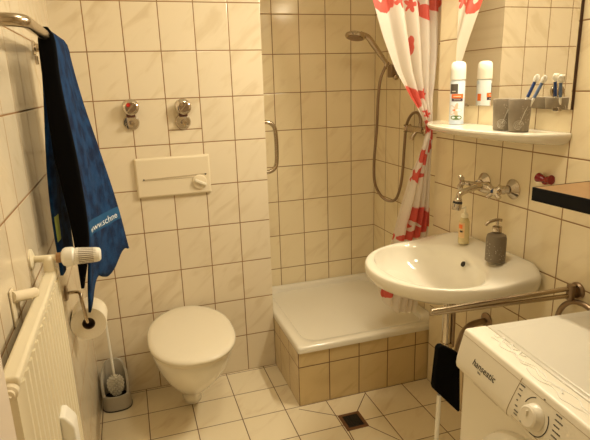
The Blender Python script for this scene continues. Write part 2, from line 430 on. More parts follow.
for d, r, dep in ((0,.0185,0),(.003,.0205,0),(.006,.0205,.0022),(.046,.0185,.0022),(.050,.018,0),(.056,.0165,0),(.0595,.012,0),(.060,.004,0)):
    rings.append([o0+ax*d+(aa*math.cos(2*PI*i/(K*3))+ab*math.sin(2*PI*i/(K*3)))*(r-(dep if i % 5 in (0,1) else 0)) for i in range(K*3)])
loft(rings, bm=bm)
dl = obj('dial', bm, 'white_plastic', hd, angle=30)
bm = bmesh.new()
for i in range(0, 24):
    a = 2*PI*i/24
    c = aa*math.cos(a)+ab*math.sin(a)
    p0, p1 = o0+ax*.009+c*.0196, o0+ax*.043+c*.0180
    tube([p0, p1], .00085, n=4, smoothp=False, bm=bm)
obj('slot', bm, mat('slot_dark', (.16,.10,.05), .6), hd)
hm = obj('heat_meter', loft([[(x, y, z) for x, z in ((RX1+.004,.62),(-.047,.62),(-.047,.768),(-.050,.776),(-.064,.798),(RX1+.004,.800))] for y in (-1.372,-1.322)]), 'white_plastic', t, bevel=.004)
hm['label'] = 'small white heat meter clipped to the ribbed front'

# ---------------------------------------------------------------- towel rail and towels
t = thing('towel_rail', 'thick chrome rail high on the left wall carrying the towels', 'towel rail', (XL, -.9, 1.58))
RXC, RZ = -.043, 1.58
P = [(XL+.002,-1.262,RZ),(-.088,-1.262,RZ),(-.065,-1.258,RZ),(-.049,-1.243,RZ),(RXC,-1.215,RZ),(RXC,-1.12,RZ),(RXC,-.9,RZ),(RXC,-.7,RZ),(RXC,-.58,RZ),(-.049,-.552,RZ),(-.065,-.537,RZ),(-.09,-.533,RZ),(XL+.002,-.533,RZ)]
obj('bar', tube(P, .0125, n=20, k=6), 'steel', t)
for y in (-1.262, -.533):
    fl = obj('wall_flange', lathe([(0,.022),(.006,.022),(.009,.014)], (XL+.0005, y, RZ), (1,0,0), n=28), 'chrome', t)
obj('clip', B(XL+.001, XL+.012, -.537, -.529, 1.53, 1.557), 'chrome', t, bevel=.002)

# blue towel: outer layer, over the rail, inner layer
def towel_pt(s, tt):
    """s 0 near .. 1 far;  tt -1 wall-side hem .. 0 top of rail .. 1 room-side hem"""
    if tt >= 0:
        yn = lerp(-.925, -.915, tt); yf = lerp(-.63, -.60, tt)
        zb = lerp(.905, .905, s) + .03*math.sin(s*PI)*0
        xn = sinterp([(0,-.028),(.2,-.029),(.5,-.020),(.8,-.018),(1,-.040)], tt)
        xf = sinterp([(0,-.026),(.2,-.006),(.45,.025),(.75,.060),(1,.080)], tt)
        y = lerp(yn, yf, s) ; z = lerp(RZ+.014, lerp(.895,.905,s) - .0*s, tt)
        if tt < .02: pass
        x = lerp(xn, xf, sstep(s)*.2 + s*.8) + .004*math.sin(s*5+tt*2.5)*sstep(tt*3) + .003*math.sin(s*19+1)*tt*(1-s)
        z += -.065*(1-sstep((s-.12)/.2))*tt**14 + .022*math.sin(s*9)*tt**12
        return (x, y, z)
    u = -tt
    y = lerp(-.925, -.64, s); z = lerp(RZ+.014, .955+.02*s, u)
    x = lerp(-.058, -.086, sstep(u*1.2)) + .006*math.sin(s*8+u*2)*u - .011*sstep(u*1.6)*max(0, 1-s/.16)**1.3
    return (x, y, z)
t = thing('blue_towel', 'blue terry towel with white lettering hung over the chrome rail', 'towel', (RXC, -.78, RZ))
def full(s, v):
    tt = -1 + 2*v
    p = Vector(towel_pt(s, tt))
    w = .06
    if abs(tt) < w:          # roll over the bar
        a = (1 - (tt/w + 1)/2)*PI
        L = Vector(towel_pt(s, -w)); Rr = Vector(towel_pt(s, w))
        cx = (L.x+Rr.x)/2; r = (Rr.x-L.x)/2
        p.x = cx + r*math.cos(a); p.z = L.z + (RZ+.0165-L.z)*math.sin(a)
    return p
obj('terry_cloth', sheet(full, 40, 110), 'towel', t, smooth=180, solid=.007)
def on_front(s, tt, off): 
    p = Vector(towel_pt(s, tt)); e = .01
    du = Vector(towel_pt(min(1, s+e), tt)) - Vector(towel_pt(max(0, s-e), tt)); dv = Vector(towel_pt(s, min(1, tt+e))) - Vector(towel_pt(s, tt-e))
    n = du.cross(dv).normalized()
    if n.x < 0: n = -n
    return p + n*off
obj('woven_band', sheet(lambda a, b: on_front(lerp(.02,.99,a), lerp(.715,.775,b) + .05*a, .0045), 40, 6), 'band', t, smooth=180)
# lettering follows the band
tx = text_mesh('lettering', 'www.schne', .036, 'towel_text', None, Matrix.Identity(4), ext=0)
W = max(v.co.x for v in tx.data.vertices)
for v in tx.data.vertices:
    s = lerp(.06, .88, v.co.x/W); tt = .763 + .05*s - v.co.y*1.15
    v.co = on_front(s, tt, .0058)
tx.parent = t; tx.matrix_parent_inverse = Matrix.Translation(t.location).inverted()
for (s0, s1, a, b) in ((.01,.13,-.85,-.74),):
    obj('label_stripe', sheet(lambda p, q: Vector(towel_pt(lerp(s0,s1,p), lerp(a,b,q))) + Vector((.003,-.0055,0)), 6, 6), 'yellow', t, smooth=180)
# black towel hanging between, folded narrow
def black_pt(s, v):
    tt = -1+2*v; w = .05
    yn, yf = -.953, -.935
    u = abs(tt)
    if tt >= 0: x = sinterp([(0,-.026),(.2,-.034),(.5,-.030),(.8,-.026),(1,-.050)], u); z = lerp(RZ+.012, .905, u)
    else: x = sinterp([(0,-.060),(.2,-.0625),(.5,-.068),(.75,-.064),(1,-.056)], u); z = lerp(RZ+.012, .935, u)
    y = lerp(yn, yf, s) + .010*u
    if u < w:
        a = (1-(tt/w+1)/2)*PI; x = -.043+.0165*math.cos(a); z = RZ - .015 + .0325*math.sin(a)
    return (x, y, z)
bm = bmesh.new(); nv = 90; rings = []
sec = []
for j in range(nv//2+1):
    u = j/(nv//2); z = lerp(RZ+.0185, .918, u); y0 = -.962+.012*u; y1 = -.9325+.008*u
    xl = sinterp([(0,-.050),(.03,-.060),(.2,-.063),(.45,-.064),(.6,-.056),(.7,-.050),(.85,-.046),(1,-.045)], u)
    xr = sinterp([(0,-.034),(.03,-.022),(.2,-.022),(.5,-.008),(.8,-.007),(1,-.036)], u)
    cx, hx = (xl+xr)/2, (xr-xl)/2; cy, hy = (y0+y1)/2, (y1-y0)/2
    sec.append([(cx+hx*math.copysign(abs(math.cos(a))**.5, math.cos(a)), cy+hy*math.copysign(abs(math.sin(a))**.5, math.sin(a)), z) for a in [2*PI*i/28 for i in range(28)]])
loft(sec, bm=bm)
tag(obj('black_towel', bm, 'black', None, smooth=60), 'narrow folded black towel hanging on the chrome rail against the blue towel', 'towel')

# ---------------------------------------------------------------- toilet paper
t = thing('paper_holder', 'chrome toilet paper holder screwed to the left wall', 'paper holder', (XL, -.66, .79))
obj('wall_plate', lathe([(0,.026),(.005,.026),(.008,.012)], (XL+.0005, -.635, .795), (1,0,0), n=28), 'hose', t)
obj('arm', tube([(XL+.005,-.635,.795),(-.098,-.637,.795),(-.084,-.650,.793),(-.080,-.664,.770),(-.076,-.668,.735),(-.073,-.665,.700),(-.072,-.650,.688),(-.072,-.61,.687),(-.072,-.53,.687)], .0058, n=12), 'steel', t)
t = thing('paper_roll', 'toilet paper roll hanging on the chrome holder', 'toilet roll', (-.072, -.58, .685))
yc0, yc1, zc, xc = -.645, -.545, .678, -.0712
bm = loft([[ (xc+r*math.cos(2*PI*i/48), y, zc+r*math.sin(2*PI*i/48)) for i in range(48)] for r, y in ((.021,yc0+.002),(.0565,yc0),(.058,yc0+.002),(.058,yc1-.002),(.056,yc1),(.021,yc1),(.021,yc0+.002))], cap0=False, cap1=False)
obj('paper', bm, 'paper', t, angle=50)
bm = loft([[ (xc+r*math.cos(2*PI*i/48), y, zc+r*math.sin(2*PI*i/48)) for i in range(48)] for r, y in ((.0207,yc0+.001),(.0207,yc1-.001),(.0195,yc1-.001),(.0195,yc0+.001),(.0207,yc0+.001))], cap0=False, cap1=False)
obj('cardboard_core', bm, 'core', t)

# ---------------------------------------------------------------- shower tray on its tiled base
t = thing('shower_tray', 'white square shower tray on a tiled base in the recess', 'shower tray', (1.12, -.02, 0))
obj('tiled_base', B(XP+.002, XS-.002, -.400, YS-.002, .001, .140), tile_mat('base_tiles', 0, 2, .90, -.003, .15, .2, col=(.68,.52,.27), vein=(.56,.41,.20), grout=(.13,.06,.025)), t, smooth=False)
o_ = bpy.data.objects['tiled_base']
_bm = bmesh.new(); _bm.from_mesh(o_.data)
for a in ((XP+.002, XS-.002, -.400, -.370), (XP+.002, XP+.030, -.3699, YS-.002), (XS-.030, XS-.002, -.3699, YS-.002)): box(_bm, a[0], a[1], a[2], a[3], .1401, .268)
_bm.to_mesh(o_.data); _bm.free()
o_ = bpy.data.objects['tiled_base']; o_.data.materials.append(tile_mat('base_side_tiles', 1, 2, .045, -.003, .15, .2, col=(.72,.58,.37), vein=(.60,.46,.28), grout=(.13,.06,.025)))

for p in o_.data.polygons:
    if abs(p.normal.x) > .9: p.material_index = 1
TX0, TX1, TY0, TY1 = XP+.001, XS-.0015, -.4085, YS-.0015
def rrect(x0, x1, y0, y1, r, z, n=10):
    out = []
    for cx, cy, a0 in ((x1-r, y1-r, 0), (x0+r, y1-r, PI/2), (x0+r, y0+r, PI), (x1-r, y0+r, 1.5*PI)):
        for k in range(n+1):
            a = a0 + PI/2*k/n; out.append((cx+r*math.cos(a), cy+r*math.sin(a), z))
    return out
R = [rrect(TX0+.012, TX1-.012, TY0+.012, TY1-.012, .010, .2685), rrect(TX0+.001, TX1-.001, TY0+.001, TY1-.001, .010, .270), rrect(TX0, TX1, TY0, TY1, .012, .290), rrect(TX0+.004, TX1-.004, TY0+.004, TY1-.004, .014, .2975),
     rrect(TX0+.012, TX1-.012, TY0+.012, TY1-.010, .02, .300), rrect(TX0+.050, TX1-.050, TY0+.050, TY1-.028, .08, .2975), rrect(TX0+.056, TX1-.054, TY0+.056, TY1-.034, .085, .290),
     rrect(TX0+.064, TX1-.062, TY0+.066, TY1-.044, .09, .235), rrect(TX0+.076, TX1-.074, TY0+.082, TY1-.058, .095, .180), rrect(TX0+.100, TX1-.10, TY0+.11, TY1-.085, .10, .158), rrect(TX0+.14, TX1-.14, TY0+.16, TY1-.13, .10, .152), rrect(TX0+.25, TX1-.25, TY0+.26, TY1-.25, .08, .149), rrect(TX0+.37, TX1-.37, TY0+.37, TY1-.37, .005, .147)]
obj('basin', loft(R), 'tray', t, angle=50)
dr = obj('drain_cap', lathe([(0,.035),(.003,.035),(.006,.028),(.006,.001)], (1.30, .12, .1515)), 'chrome', t)

# ---------------------------------------------------------------- floor drain
t = thing('floor_drain', 'square rusty drain grate set in the tiled floor before the shower', 'drain', (.936, -.586, 0))
bm = bmesh.new(); x0, x1, y0, y1 = .885, .986, -.641, -.531
for a in ((x0,x1,y0,y0+.014),(x0,x1,y1-.014,y1),(x0,x0+.014,y0+.0141,y1-.0141),(x1-.014,x1,y0+.0141,y1-.0141)): box(bm, a[0],a[1],a[2],a[3], .0003,.004)
obj('frame', bm, mat('rust_frame', (.17,.075,.03), .6, noise=.3, nscale=60), t)
bm = bmesh.new()
box(bm, x0+.0145,x1-.0145,y0+.0145,y1-.0145,.0003,.001)
for k in range(8):
    y = y0+.019+k*.0104; box(bm, x0+.0145, x1-.0145, y-.0026, y+.0026, .0011, .0034)
for k in range(1, 6):
    x = x0+.0145+k*.012; box(bm, x-.0018, x+.0018, y0+.0145, y1-.0145, .0035, .0042)
obj('grate', bm, 'dark', t)

# ---------------------------------------------------------------- grab handle on the flank of the toilet wall
t = thing('grab_handle', 'curved chrome grab handle at the edge of the shower recess', 'grab handle', (XP, .05, 1.15))
obj('handle_tube', tube([(XP+.004,.05,1.272),(.777,.05,1.270),(.800,.05,1.255),(.811,.05,1.225),(.814,.05,1.15),(.811,.05,1.075),(.800,.05,1.045),(.777,.05,1.030),(XP+.004,.05,1.028)], .010, n=18), 'steel', t)
for z in (1.272, 1.028):
    obj('flange', lathe([(0,.02),(.005,.02),(.008,.012)], (XP+.0005,.05,z), (1,0,0), n=24), 'steel', t)

# ---------------------------------------------------------------- shower fittings
t = thing('hand_shower', 'hand shower with a round head and long metal hose in the recess', 'shower head', (1.44, .1, 1.5))
ax = Vector((.22,.16,1)).normalized()
c = Vector((1.252, .085, 1.661))
obj('spray_head', lathe([(-.006,.036),(-.004,.048),(.004,.052),(.013,.049),(.021,.033),(.024,.010)], c, ax, n=36), 'steel', t)
obj('spray_face', lathe([(-.0075,.040),(-.0062,.040)], c, ax, n=36), 'hose', t)
obj('handle', tube([(1.282,.09,1.679),(1.325,.093,1.661),(1.355,.096,1.628),(1.395,.10,1.582),(1.436,.105,1.535)], .011, n=16, rr=lambda s: .0115+.0035*math.sin(PI*min(1, s*1.1))), 'steel', t)
obj('hose', tube([(1.436,.105,1.535),(1.428,.104,1.512),(1.402,.102,1.455),(1.389,.1,1.36),(1.381,.1,1.18),(1.369,.1,1.045),(1.370,.098,.93),(1.388,.085,.865),(1.420,.060,.822),(1.455,.03,.822),(1.470,.01,.865),(1.472,-.02,.96),(1.470,-.04,1.12),(1.468,-.055,1.215),(1.470,-.085,1.268),(1.472,-.125,1.292),(1.472,-.165,1.287),(1.468,-.190,1.262),(1.462,-.20,1.235)], .0075, n=12), 'hose', t)
obj('hose_nut', lathe([(0,.010),(.03,.008)], (1.436,.105,1.535), (-.25,0,-1), n=12), 'steel', t)
t = thing('shower_bracket', 'chrome wall bracket that holds up the hand shower', 'bracket', (XS, .13, 1.49))
obj('wall_mount', B(1.462, XS-.0005, .105, .145, 1.462, 1.528), 'hose', t, bevel=.006)
obj('cradle', tube([(1.470,.122,1.52),(1.452,.112,1.533),(1.447,.107,1.532)], .0085, n=14), 'steel', t)
obj('tilt_knob', lathe([(0,.009),(.012,.014),(.024,.014),(.027,.010)], (1.485,.104,1.470), (-.1,-1,-.35), n=24), 'steel', t)
t = thing('shower_mixer', 'chrome shower tap behind the gathered curtain', 'tap', (XS, -.17, 1.215))
obj('body', tube([(1.462,-.105,1.213),(1.462,-.235,1.213)], .017, n=20, smoothp=False), 'steel', t)
for y in (-.130, -.210):
    obj('wall_union', tube([(XS-.002,y,1.213),(1.466,y,1.213)], .012, n=16, smoothp=False), 'steel', t)
for y, s in ((-.105, 1), (-.235, -1)):
    bm = lathe([(0,.010),(.012,.010),(.016,.018),(.030,.020),(.034,.016)], (1.462, y, 1.213), (0,s,0), n=24)
    a0 = Vector((1.462, y+s*.025, 1.213))
    for k in range(4):
        a = PI/4+PI/2*k; d = Vector((math.cos(a), 0, math.sin(a))); tube([a0, a0+d*.026], .006, n=8, smoothp=False, bm=bm)
    obj('handle', bm, 'steel', t)
obj('outlet', tube([(1.462,-.20,1.225),(1.462,-.20,1.245)], .009, n=14, smoothp=False), 'steel', t)
obj('lower_spout', tube([(1.458,-.17,1.205),(1.440,-.17,1.180),(1.436,-.17,1.165)], .010, n=14), 'steel', t)

# ---------------------------------------------------------------- curtain and rod
def curtain_mat():
    m, nt, b = new_mat('printed_curtain'); h = N(nt)
    uv = nt.nodes.new('ShaderNodeUVMap'); sep = nt.nodes.new('ShaderNodeSeparateXYZ')
    nz = nt.nodes.new('ShaderNodeTexNoise'); nz.inputs['Scale'].default_value = 14; nt.links.new(uv.outputs[0], nz.inputs['Vector'])
    nt.links.new(uv.outputs[0], sep.inputs[0])
    U = h.m('ADD', sep.outputs[0], h.m('MULTIPLY', h.m('SUBTRACT', nz.outputs['Fac'], .5), .05))
    V = h.m('ADD', sep.outputs[1], h.m('MULTIPLY', h.m('SUBTRACT', nz.outputs['Fac'], .5), -.03))
    tot = None
    def ell(u, z, ru, rz, rot=0, petals=0):
        du = h.m('DIVIDE', h.m('SUBTRACT', U, u), ru); dz = h.m('DIVIDE', h.m('SUBTRACT', V, z), rz)
        if rot:
            c, s = math.cos(rot), math.sin(rot)
            du, dz = h.m('ADD', h.m('MULTIPLY', du, c), h.m('MULTIPLY', dz, s)), h.m('SUBTRACT', h.m('MULTIPLY', dz, c), h.m('MULTIPLY', du, s))
            if not petals: du = h.m('MULTIPLY', du, 2.)
        d = h.m('SQRT', h.m('ADD', h.m('MULTIPLY', du, du), h.m('MULTIPLY', dz, dz)))
        if petals:
            an = h.m('ARCTAN2', dz, du); rr = h.m('ADD', .72, h.m('MULTIPLY', h.m('COSINE', h.m('MULTIPLY', an, petals)), .28))
            d = h.m('DIVIDE', d, rr)
        return h.m('SUBTRACT', 1, h.smooth(d, .93, 1.03))
    # (across, height, radius across, radius up, lean, petals)
    E = [(.13,1.760,.16,.040,0,0),(.33,1.775,.06,.04,0,5),(.50,1.755,.05,.035,0,5),(.62,1.775,.08,.03,.5,0),(.73,1.72,.11,.055,.9,0),(.90,1.765,.10,.04,0,0),(.05,1.86,.1,.05,.4,0),(.6,1.88,.1,.05,-.4,0),
         (.47,1.58,.07,.055,-.5,0),(.12,1.375,.26,.050,.0,0),(.55,1.385,.16,.035,0,5),(.95,1.40,.08,.03,.3,0),(.96,1.55,.06,.05,.3,0),
         (.50,1.305,.30,.022,0,5),(.5,1.250,.5,.030,.7,0),(.1,1.235,.25,.02,0,0),(.85,1.21,.25,.025,0,0),
         (.35,1.115,.42,.040,.6,0),(.28,1.035,.30,.042,0,5),(.75,1.16,.12,.03,0,0),
         (.62,.815,.34,.075,0,0),(.95,.835,.10,.05,0,0),(.02,.752,.06,.014,0,0),(.35,.742,.2,.014,0,0),
         (.20,.485,.14,.032,0,0),(.55,.53,.08,.02,0,0),(.82,.455,.07,.02,0,0),(.1,.62,.1,.02,0,0)]
    for e in E:
        x = ell(*e); tot = x if tot is None else h.m('MAXIMUM', tot, x)
    cut = ell(.55, .800, .15, .038, 0, 5); cut2 = ell(.09, 1.785, .035, .018, 0, 0)
    tot = h.m('MULTIPLY', tot, h.m('SUBTRACT', 1, h.m('MAXIMUM', cut, cut2)))
    n2 = nt.nodes.new('ShaderNodeTexNoise'); n2.inputs['Scale'].default_value = 30; nt.links.new(uv.outputs[0], n2.inputs['Vector'])
    red = h.mix(n2.outputs['Fac'], (.62,.070,.055), (.80,.17,.13))
    colr = h.mix(tot, (.88,.82,.74), red)
    nt.links.new(colr, b.inputs['Base Color']); setp(b, rough=.35)
    tr = nt.nodes.new('ShaderNodeBsdfTranslucent'); nt.links.new(colr, tr.inputs['Color'])
    tp = nt.nodes.new('ShaderNodeBsdfTransparent'); tp.inputs[0].default_value = (.97,.93,.86,1)
    m1 = nt.nodes.new('ShaderNodeMixShader'); m1.inputs[0].default_value = .48
    nt.links.new(b.outputs[0], m1.inputs[1]); nt.links.new(tr.outputs[0], m1.inputs[2])
    m2 = nt.nodes.new('ShaderNodeMixShader')
    nt.links.new(h.m('SUBTRACT', .17, h.m('MULTIPLY', tot, .15)), m2.inputs[0])
    nt.links.new(m1.outputs[0], m2.inputs[1]); nt.links.new(tp.outputs[0], m2.inputs[2])
    nt.links.new(m2.outputs[0], nt.nodes['Material Output'].inputs['Surface'])
    return m
ZT, ZTIE, ZB = 1.955, 1.235, .42
CL = [(.34,1.15),(.53,1.168),(.572,1.178),(.738,1.232),(1.035,1.305),(1.19,1.360),(1.235,1.372),(1.297,1.345),(1.375,1.305),(1.49,1.245),(1.63,1.190),(1.77,1.139),(1.96,1.08)]
CR = [(.34,1.362),(.46,1.385),(.738,1.404),(1.035,1.406),(1.19,1.404),(1.235,1.400),(1.297,1.404),(1.375,1.416),(1.49,1.440),(1.63,1.462),(1.77,1.475),(1.96,1.482)]
CY = [(.34,-.35),(.738,-.37),(1.035,-.385),(1.235,-.398),(1.375,-.365),(1.49,-.348),(1.63,-.335),(1.96,-.325)]
def curt(s, v):
    z = lerp(ZT, interp([(0,.50),(.17,.435),(.5,.375),(1,.35)], s), v)
    xl, xr = sinterp(CL, z), sinterp(CR, z)
    amp = min(.026, .15*(xr-xl) + .004)*(.22+.78*sstep(s/.5)); q = abs(z-ZTIE)
    tight = math.exp(-(q/.10)**2)
    ph = PI*2*4.6*s**1.5 + .6*math.sin(z*3)
    y = interp(CY, z) + amp*math.sin(ph)*(1-.5*tight) + .010*math.sin(s*29+z*4)*(1-tight)*.5*s + .008*math.sin(z*9+s*4)*(1-tight)
    x = lerp(xl, xr, s) + .006*math.cos(ph)*(1-tight)*sstep(s*5)
    y = lerp(y, -.398 + .014*math.sin(ph), tight*.8)
    if x > 1.412: 
        if z < 1.30: x = 1.412
        else: y = max(y, -.400)
    return (min(x, 1.492), y, z)
t = thing('shower_curtain', 'white translucent shower curtain with red flowers gathered beside the mirror', 'curtain', (1.3, -.4, ZT))
bm = bmesh.new(); uvl = bm.loops.layers.uv.verify(); nu, nv = 150, 150
V = [[bm.verts.new(curt(i/nu, j/nv)) for j in range(nv+1)] for i in range(nu+1)]
for i in range(nu):
    for j in range(nv):
        fc = bm.faces.new((V[i][j], V[i+1][j], V[i+1][j+1], V[i][j+1]))
        for lp, (a, b_) in zip(fc.loops, ((i,j),(i+1,j),(i+1,j+1),(i,j+1))): lp[uvl].uv = (a/nu, V[a][b_].co.z)
obj('cloth', bm, curtain_mat(), t, smooth=180)
for k in range(7):
    x = 1.09 + k*.061
    obj('ring', tube([(x, -.325+.022*math.cos(a), 1.972+.022*math.sin(a)) for a in [2*PI*i/20 for i in range(21)]], .0022, n=8, smoothp=False), 'white_plastic', t)
t = thing('curtain_rod', 'white curtain rod across the front of the shower recess', 'curtain rod', (1.1, -.325, 1.98))
obj('rod', tube([(XP-.02, -.325, 1.98),(XS-.001, -.325, 1.98)], .011, n=16, smoothp=False), 'white_plastic', t)
obj('rod_brace', tube([(XP-.02, -.325, 1.98),(XP-.02, -.2, 1.98),(XP-.02, -.001, 1.98)], .010, n=16, smoothp=False), 'white_plastic', t)

# ---------------------------------------------------------------- mirror and shelf
MY0, MY1, MZ0, MZ1 = -1.140, -.545, 1.345, 1.86
t = thing('wall_mirror', 'rectangular mirror on the right wall above the white shelf', 'mirror', (XR, -.84, 1.6))
obj('backing', B(XR-.009, XR-.0005, MY0, MY1, MZ0, MZ1), 'mirror_edge', t, smooth=False)
obj('glass', B(XR-.012, XR-.0091, MY0+.001, MY1-.001, MZ0+.001, MZ1-.001), 'glass_mirror', t, smooth=False)
for y in (-1.085, -.62):
    obj('clip', B(XR-.015, XR-.001, y-.012, y+.012, MZ0-.006, MZ0+.007), 'chrome', t, bevel=.002)

t = thing('bathroom_shelf', 'white ceramic shelf with a bowed front under the mirror', 'shelf', (XR, -.785, 1.27))
SY0, SY1, SD = -1.145, -.435, .165
def shelf_ring(z, ins, dpt):
    n = 40; out = [(XR-.0005, SY1-ins, z)]
    for i in range(n+1):
        u = i/n; y = lerp(SY1-ins, SY0+ins, u)
        q = abs(2*u-1); d = (dpt-ins)*(1-q**2.6)**.62 if q < 1 else 0
        out.append((XR-.012-max(0, d-.0), y, z))
    out.append((XR-.0005, SY0+ins, z)); return out
obj('shelf_board', loft([shelf_ring(1.236,.030,.11), shelf_ring(1.244,.012,.135), shelf_ring(1.256,.003,.158), shelf_ring(1.266,0,SD), shelf_ring(1.272,.001,SD), shelf_ring(1.275,.004,SD)]), 'ceramic', t, angle=35)

# spray can
cx, cy, cz = 1.345, -.652, 1.2755
t = thing('spray_can', 'white spray can with a flower print at the left end of the shelf', 'spray can', (cx, cy, cz))
cr = .0275
obj('can_body', lathe([(0,cr-.002),(.002,cr),(.160,cr),(.166,cr-.003)], (cx,cy,cz), n=48), mat('white_can_print', (.70,.76,.82), .25), t)
cap = lathe([(.1665,cr-.004),(.168,cr+.001),(.200,cr+.0005),(.224,cr-.001),(.232,cr-.007),(.234,cr-.016)], (cx,cy,cz), n=48)
obj('cap', cap, 'white_plastic', t)
def patch(a0, a1, z0, z1, m, nm, par, off=.0006, c=(cx,cy,cz), r=cr, shape=None):
    bm = bmesh.new(); n = 16
    if shape is None:
        sheet(lambda u, v: (c[0]+(r+off)*math.cos(lerp(a0,a1,u)), c[1]+(r+off)*math.sin(lerp(a0,a1,u)), c[2]+lerp(z0,z1,v)), 12, 2, bm=bm)
    else:
        am, zm = (a0+a1)/2, (z0+z1)/2
        vs = []
        for i in range(n*2):
            a = 2*PI*i/(n*2); rr = shape(a); th = am+(a1-a0)/2*rr*math.cos(a)
            vs.append(bm.verts.new((c[0]+(r+off)*math.cos(th), c[1]+(r+off)*math.sin(th), c[2]+zm+(z1-z0)/2*rr*math.sin(a))))
        cen = bm.verts.new((c[0]+(r+off)*math.cos(am), c[1]+(r+off)*math.sin(am), c[2]+zm))
        for i in range(n*2): bm.faces.new((cen, vs[i], vs[(i+1) % (n*2)]))
    return obj(nm, bm, m, par, smooth=180)
A = math.atan2(-1.8, -1.25)     # faces the camera side
patch(A-1.15, A+.05, .116, .152, mat('grey_brown_logo', (.10,.085,.07), .5), 'logo_block', t)
patch(A-.80, A-.25, .1235, .1265, 'fleck', 'logo_line', t, off=.0009)
patch(A-.85, A+.85, .099, .115, 'orange', 'orange_band', t)
patch(A-.55, A+.50, .105, .108, 'fleck', 'band_lettering', t, off=.0009)
patch(A-.80, A+.80, .088, .0985, mat('navy_band', (.05,.03,.07), .5), 'navy_band', t)
patch(A-.45, A+.45, .0925, .0945, 'fleck', 'navy_lettering', t, off=.0009)
patch(A-1.1, A+.7, .026, .084, 'petal', 'flower_print', t, shape=lambda a: .72+.28*math.cos(5*a))
patch(A-.55, A-.15, .048, .062, 'orange', 'flower_heart', t, off=.0009, shape=lambda a: .6)
patch(A-.8, A+.75, .014, .040, 'green', 'leaf_print', t, off=.0011, shape=lambda a: .8+.2*math.cos(2*a))
patch(A-1.1, A+1.3, .002, .016, 'light_blue', 'blue_foot_print', t)
patch(A+2.0, A+4.3, .148, .160, 'light_blue', 'blue_back_stripe', t)
patch(A+2.6, A+3.7, .085, .140, 'light_blue', 'back_text_block', t)
patch(A+1.6, A+2.2, .085, .112, 'orange', 'side_stripe', t)

# cups
def cup(x, y, label, ang):
    t = thing('tumbler', label, 'cup', (x, y, 1.2755), 'grey tumblers on the shelf')
    z0 = 1.2755
    bm = lathe([(0,.029),(.002,.0310),(.100,.0355),(.102,.0345),(.101,.0325),(.010,.0285),(.008,.001)], (x,y,z0), n=48)
    obj('cup_body', bm, 'grey_cup', t, angle=50)
    bm = bmesh.new(); rnd = random.Random(int(ang*10))
    def on(a, h): r = .0314+.0045*h/.102; return Vector((x+r*math.cos(a), y+r*math.sin(a), z0+h))
    for k in range(26):
        a = ang+.1+rnd.uniform(-.1,.9); hgt = rnd.uniform(.025,.085); p = on(a, hgt)
        disc(bm, p+Vector((math.cos(a),math.sin(a),0))*.0004, (math.cos(a),math.sin(a),0), .0010, n=6)
    for rr in (.014, .0095, .005):
        tube([on(ang-.1+rr/.031*math.cos(q), .022+rr*math.sin(q)) for q in [2*PI*i/20 for i in range(17 if rr > .01 else 20)]], .0006, n=5, smoothp=False, bm=bm)
    for k in range(3):
        tube([on(ang-.1+.01*k, .022), on(ang+.1+.12*k, .04+.01*k), on(ang+.4+.1*k, .07+.005*k)], .0005, n=5, bm=bm)
    f = obj('flower_print', bm, 'fleck', t)
    return t
cup(1.330, -.937, 'empty grey tumbler on the white shelf, half hidden behind the tumbler with toothbrushes', A-.1)
cup(1.332, -1.010, 'grey tumbler holding the toothbrushes on the shelf', A)
def brush(p0, p1, hcol, label):
    p0, p1 = Vector(p0), Vector(p1); d = (p1-p0).normalized()
    t = thing('toothbrush', label, 'toothbrush', tuple(p0), 'toothbrushes in the tumbler')
    L = (p1-p0).length
    obj('handle', tube([p0, p0+d*L*.5, p0+d*L*.72], .0042, n=12), 'white_plastic', t)
    obj('grip', tube([p0+d*L*.58, p0+d*L*.86], .0052, n=12, smoothp=False), hcol, t)
    obj('head', tube([p0+d*L*.861, p0+d*L*.93, p1], .0042, n=12, rr=lambda s: .0045+.0045*math.sin(PI*min(1, s))), 'white_plastic', t)
    a, b_ = frame_of(d)
    side = Vector((-.6,-.4,.3)); side = (side-d*side.dot(d)).normalized()
    bm = bmesh.new(); 
    for k in range(5): tube([p0+d*L*(.88+.024*k)+side*.004, p0+d*L*(.88+.024*k)+side*.012], .0032, n=8, smoothp=False, bm=bm)
    obj('bristles', bm, 'bristle', t)
brush((1.320,-1.000,1.288), (1.372,-1.034,1.452), 'blue_plastic', 'white toothbrush with a dark blue grip, the left one of the two in the tumbler')
brush((1.322,-1.020,1.288), (1.376,-1.062,1.448), mat('pale_blue_grip', (.12,.18,.32), .35), 'white toothbrush with a paler blue grip, the right one of the two in the tumbler')

